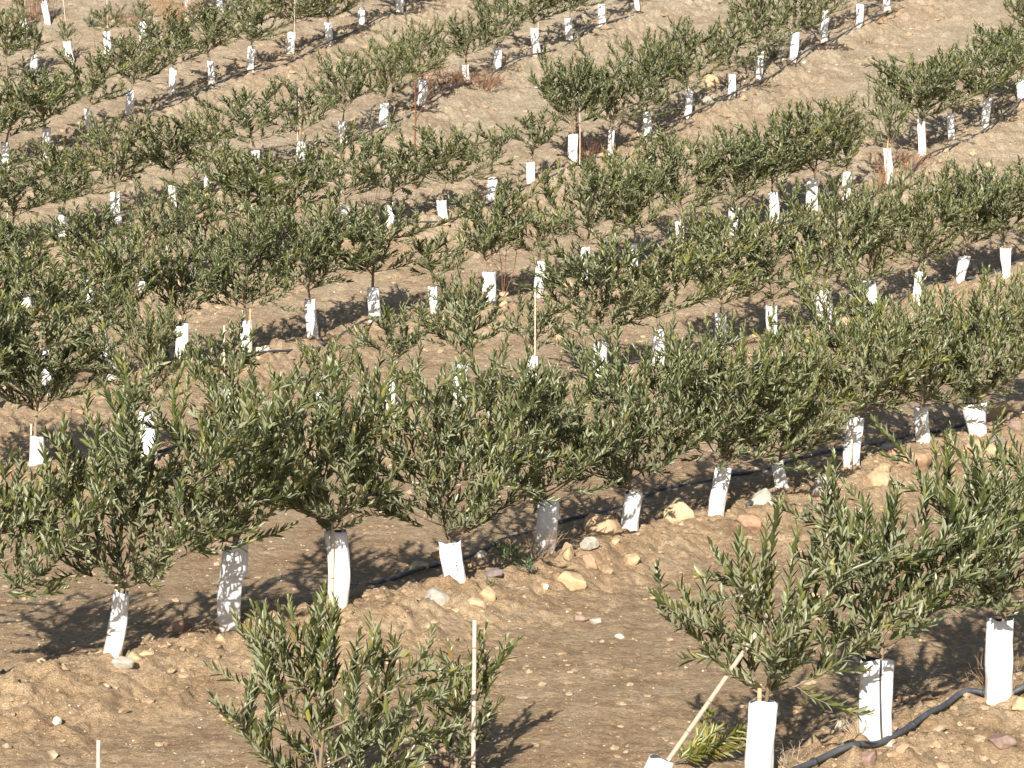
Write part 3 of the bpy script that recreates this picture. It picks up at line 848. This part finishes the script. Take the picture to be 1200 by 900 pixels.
# leaning bamboo cane and toppled guard at the bottom
pb = spot(757, 930)
rt = ray(886, 742); top = Vector((0, 0, CAM_H)) + Vector(rt) * ((pb[1] - .42) / rt[1])
cv = top - Vector(pb); L = cv.length
o = link_mesh("bamboo_cane", stake_mesh(L, .0125, .15, 77)); o.location = pb
o.rotation_euler = cv.to_track_quat('Z', 'Y').to_euler()
tag(o, "long pale cane leaning right over the fallen branch at the bottom", "cane")
pg = spot(744, 968)
g = link_mesh("tree_guard", guard_mesh(.34, .12, 'plain', 991)); g.location = pg + np.array([0, 0, -.02]); g.rotation_euler = (0, math.radians(20), .2)
tag(g, "tilted white tree guard cut by the bottom edge, beside the leaning cane", "tree guard", "white guards around the olive stems")

def branch(px, py, n, L, label, mats, name, cat, spread=.5, az0=0.0, up=.1, tone=(.5, .3), leafl=.07, seed=1, lift=0):
    """a leafy clump of shoots from one point"""
    r = np.random.default_rng(seed); mb = MB(); P, D, N, LN, T = [], [], [], [], []
    for i in range(n):
        a = az0 + r.normal(0, spread); e = r.uniform(.02, .35) if spread < 1 else r.uniform(.5, 1.4)
        ps = curve([0, 0, .02], [math.cos(a) * math.cos(e), math.sin(a) * math.cos(e), math.sin(e)], L * r.uniform(.6, 1.1), up, .12, r, 7)
        mb.tube(ps, np.linspace(.003, .0012, 7), 4, 1, r.random())
        for s in np.arange(.15, 1, .02 / L):
            k_ = s * 6; q = int(k_); pt = ps[q] + (ps[min(q + 1, 6)] - ps[q]) * (k_ - q); tg = unit(ps[min(q + 1, 6)] - ps[q]) if q < 6 else unit(ps[6] - ps[5])
            rad = unit(np.cross(tg, r.normal(size=3)))
            for sg in (1, -1):
                P.append(pt); D.append(tg * .75 + rad * sg * .65 + np.array([0, 0, .1])); N.append(tg * .6 - rad * sg * .7 + r.normal(0, .2, 3)); LN.append(leafl * r.uniform(.7, 1.1)); T.append(np.clip(r.normal(*tone), 0, 1))
    LN = np.array(LN); leaves(mb, np.array(P), np.array(D), np.array(N), LN, LN * .2, np.array(T), 0)
    o = link_mesh(name, mb.mesh(name, mats)); p = spot(px, py); o.location = p + np.array([0, 0, lift])
    return tag(o, label, cat)
branch(790, 905, 6, .46, "fallen yellow green olive branch at the foot of the leaning cane", [YLEAF, TWIG], "fallen_branch", "branch", .45, 0.05, .25, (.45, .3), .085, 5, .03)
branch(598, 662, 16, .16, "low green weed left of a white guard in the second row", [WEEDLEAF, TWIG], "weed", "weed", 2, 0, .1, (.5, .3), .055, 6)
branch(620, 674, 9, .10, "small green weed trailing down the bank below the hose", [WEEDLEAF, TWIG], "weed", "weed", 2, 0, .1, (.6, .3), .045, 7)
branch(575, 690, 6, .07, "tiny green seedling on the bank below the short guard", [WEEDLEAF, TWIG], "weed", "weed", 2, 0, .1, (.6, .3), .03, 17)
branch(290, 462, 14, .22, "grey green bushy weed below the lone slim guard", [WEEDLEAF, TWIG], "weed", "weed", 2, 0, .3, (.3, .3), .045, 8)
branch(1112, 545, 4, .42, "single upright green shoot between two guards at the right", [LEAF, TWIG], "olive_shoot", "shoot", 2, 0, 3.0, (.5, .2), .07, 9)
branch(107, 33, 10, .25, "dull green tuft beside a leaning guard at the top left", [WEEDLEAF, TWIG], "weed", "weed", 2, 0, .1, (.2, .2), .06, 10)
branch(905, 72, 14, .3, "low green weed left of the wide guard near the top", [WEEDLEAF, TWIG], "weed", "weed", 2, 0, .1, (.3, .2), .06, 11)

# the saplings at the bottom edge
def sapling(px, ybase, Ht, W, dens, label, seed, guard=None):
    p = spot(px, ybase)
    tm, cm = make_tree_meshes(Ht, W, .07, dens, seed, .9, 7 if W > 1 else 2)
    t = empty("olive_sapling", p); tag(t, label, "sapling")
    link_mesh("trunk", tm, t); link_mesh("crown", cm, t)
    if guard:
        g = link_mesh("tree_guard", guard_mesh(.3, .12, 'plain', seed)); g.location = p
        tag(g, guard, "tree guard", "white guards around the olive stems")
sapling(374, 975, .99, 1.02, .74, "open spiky olive sapling cut by the bottom edge, left of centre", 501, "white guard hidden at the foot of the spiky front sapling")
sapling(532, 925, .74, .36, .5, "slim small olive sapling beside the straight stake at the bottom", 502)

# ------------------------------------------------------------------ dry weeds
def dry(px, py, H, n, spread, tint, label, seed, fork=5, r0=.003, name="dry_weed", cat="dead weed", base_r=.05):
    r = np.random.default_rng(seed); mb = MB()
    def grow(p, d, L, rad, lv):
        ps = curve(p, d, L, .15, .16, r, 6)
        mb.tube(ps, np.linspace(rad, rad * .45, 6), 4, 0, np.clip(tint + r.normal(0, .05), 0, 1), cap=False)
        if lv > 0:
            for _ in range(fork):
                q = ps[int(r.integers(2, 6))]; dd = unit(ps[-1] - ps[0]) + r.normal(0, .6, 3)
                grow(q, dd, L * r.uniform(.25, .5), rad * .6, lv - 1)
    for i in range(n):
        a = r.uniform(0, 6.28); s = spread * r.random() ** .5
        grow([math.cos(a) * base_r * r.random(), math.sin(a) * base_r * r.random(), -.01], [math.cos(a) * s, math.sin(a) * s, 1], H * r.uniform(.6, 1.05), r0, 1 if n > 2 else 2)
    o = link_mesh(name, mb.mesh(name, [DRY])); o.location = spot(px, py)
    return tag(o, label, cat)
dry(488, 222, 2.3, 1, .08, .2, "tall thin red brown dead stem rising above the middle row", 1, 4, .017, "dead_stem")
dry(590, 348, .85, 3, .5, .2, "rusty forked dead stems behind the folded guard", 2, 4, .006, "dead_stem")
dry(205, 34, .95, 70, .7, .62, "bright orange dead bush at the top left", 3, 6, .003, base_r=.25)
dry(40, 24, 1.0, 60, .25, .25, "reddish brown dry grass in the top left corner", 4, 2, .003, base_r=.45)
dry(130, 24, .7, 40, .9, .8, "grey dry shrub behind the guards at the top left", 14, 5, .003, base_r=.25)
dry(150, 28, .25, 30, 1.2, .3, "low rusty dry weed right of a leaning guard, top left", 15, 4, .003, base_r=.3)
dry(520, 103, .33, 40, 1.3, .1, "dark brown dried weeds heaped under the trees near the top", 5, 6, .005, base_r=.35)
dry(565, 104, .38, 36, 1.3, .15, "rust brown dried weeds right of a leaning guard near the top", 6, 6, .005, base_r=.3)
dry(690, 186, .35, 26, 1.1, .05, "dark brown dead tuft between two upper guards", 7, 5, .004, base_r=.12)
dry(735, 150, .5, 2, .8, .4, "thin orange dead twig right of an upper guard", 16, 3, .004)
dry(1030, 232, .75, 16, .35, .4, "upright rusty dry stalks beside the yellow stake", 8, 3, .003, base_r=.15)
dry(1066, 198, .35, 30, 1.0, .35, "brown dry weeds between two guards at the upper right", 18, 4, .003, base_r=.2)
dry(630, 652, .20, 26, 1.0, .75, "grey dead twiggy tuft left of a second row guard", 9, 6, .002, base_r=.06)
dry(965, 135, .9, 7, .35, .75, "thin dry grass stalks in the upper right alley", 10, 2, .0025, base_r=.35)
dry(1013, 50, .25, 30, 1.5, .76, "grey dead weed lying in the alley at the top right", 11, 5, .003, base_r=.25)
dry(1000, 68, .20, 24, 1.5, .8, "low grey dead weed nearer down the top right alley", 12, 5, .003, base_r=.2)
dry(1178, 815, .24, 16, 1.4, .72, "curly dry twigs round the foot of the right front guard", 13, 5, .0018, base_r=.1)
dry(1004, 862, .12, 14, 1.4, .95, "pale straw left of the pinched front guard", 19, 4, .0018, base_r=.05)
dry(925, 900, .12, 10, 1.3, .95, "pale straw under the hose beside the creased front guard", 20, 4, .0018, base_r=.05)
dry(430, 262, .85, 8, .3, .78, "thin grey stalks behind the middle crowns at left", 21, 3, .0025, base_r=.3)

# straw and twigs scattered over the soil
mb = MB()
for i in range(2600):
    y = 11.8 + 46 * random.random()
    if random.random() > (12 / y) ** .8: continue
    x = random.uniform(-.21, .21) * y
    if row_dist(np.array([x]), np.array([y]))[0] > .9 and random.random() < .75: continue
    a = random.uniform(0, 6.28); L = random.uniform(.03, .14)
    n = 4; t = np.linspace(0, 1, n)
    X = x + math.cos(a) * L * t + .01 * np.sin(t * 5 + i); Y = y + math.sin(a) * L * t
    mb.tube(np.column_stack([X, Y, hz(X, Y) + .005]), .0016 * max(1, y / 22), 3, 0, random.choice([.05, .3, .75, .8, 1.0]), cap=False)
o = link_mesh("plant_litter", mb.mesh("plant_litter", [DRY])); tag(o, "dry straw and twigs littering the soil", "litter", kind="stuff")
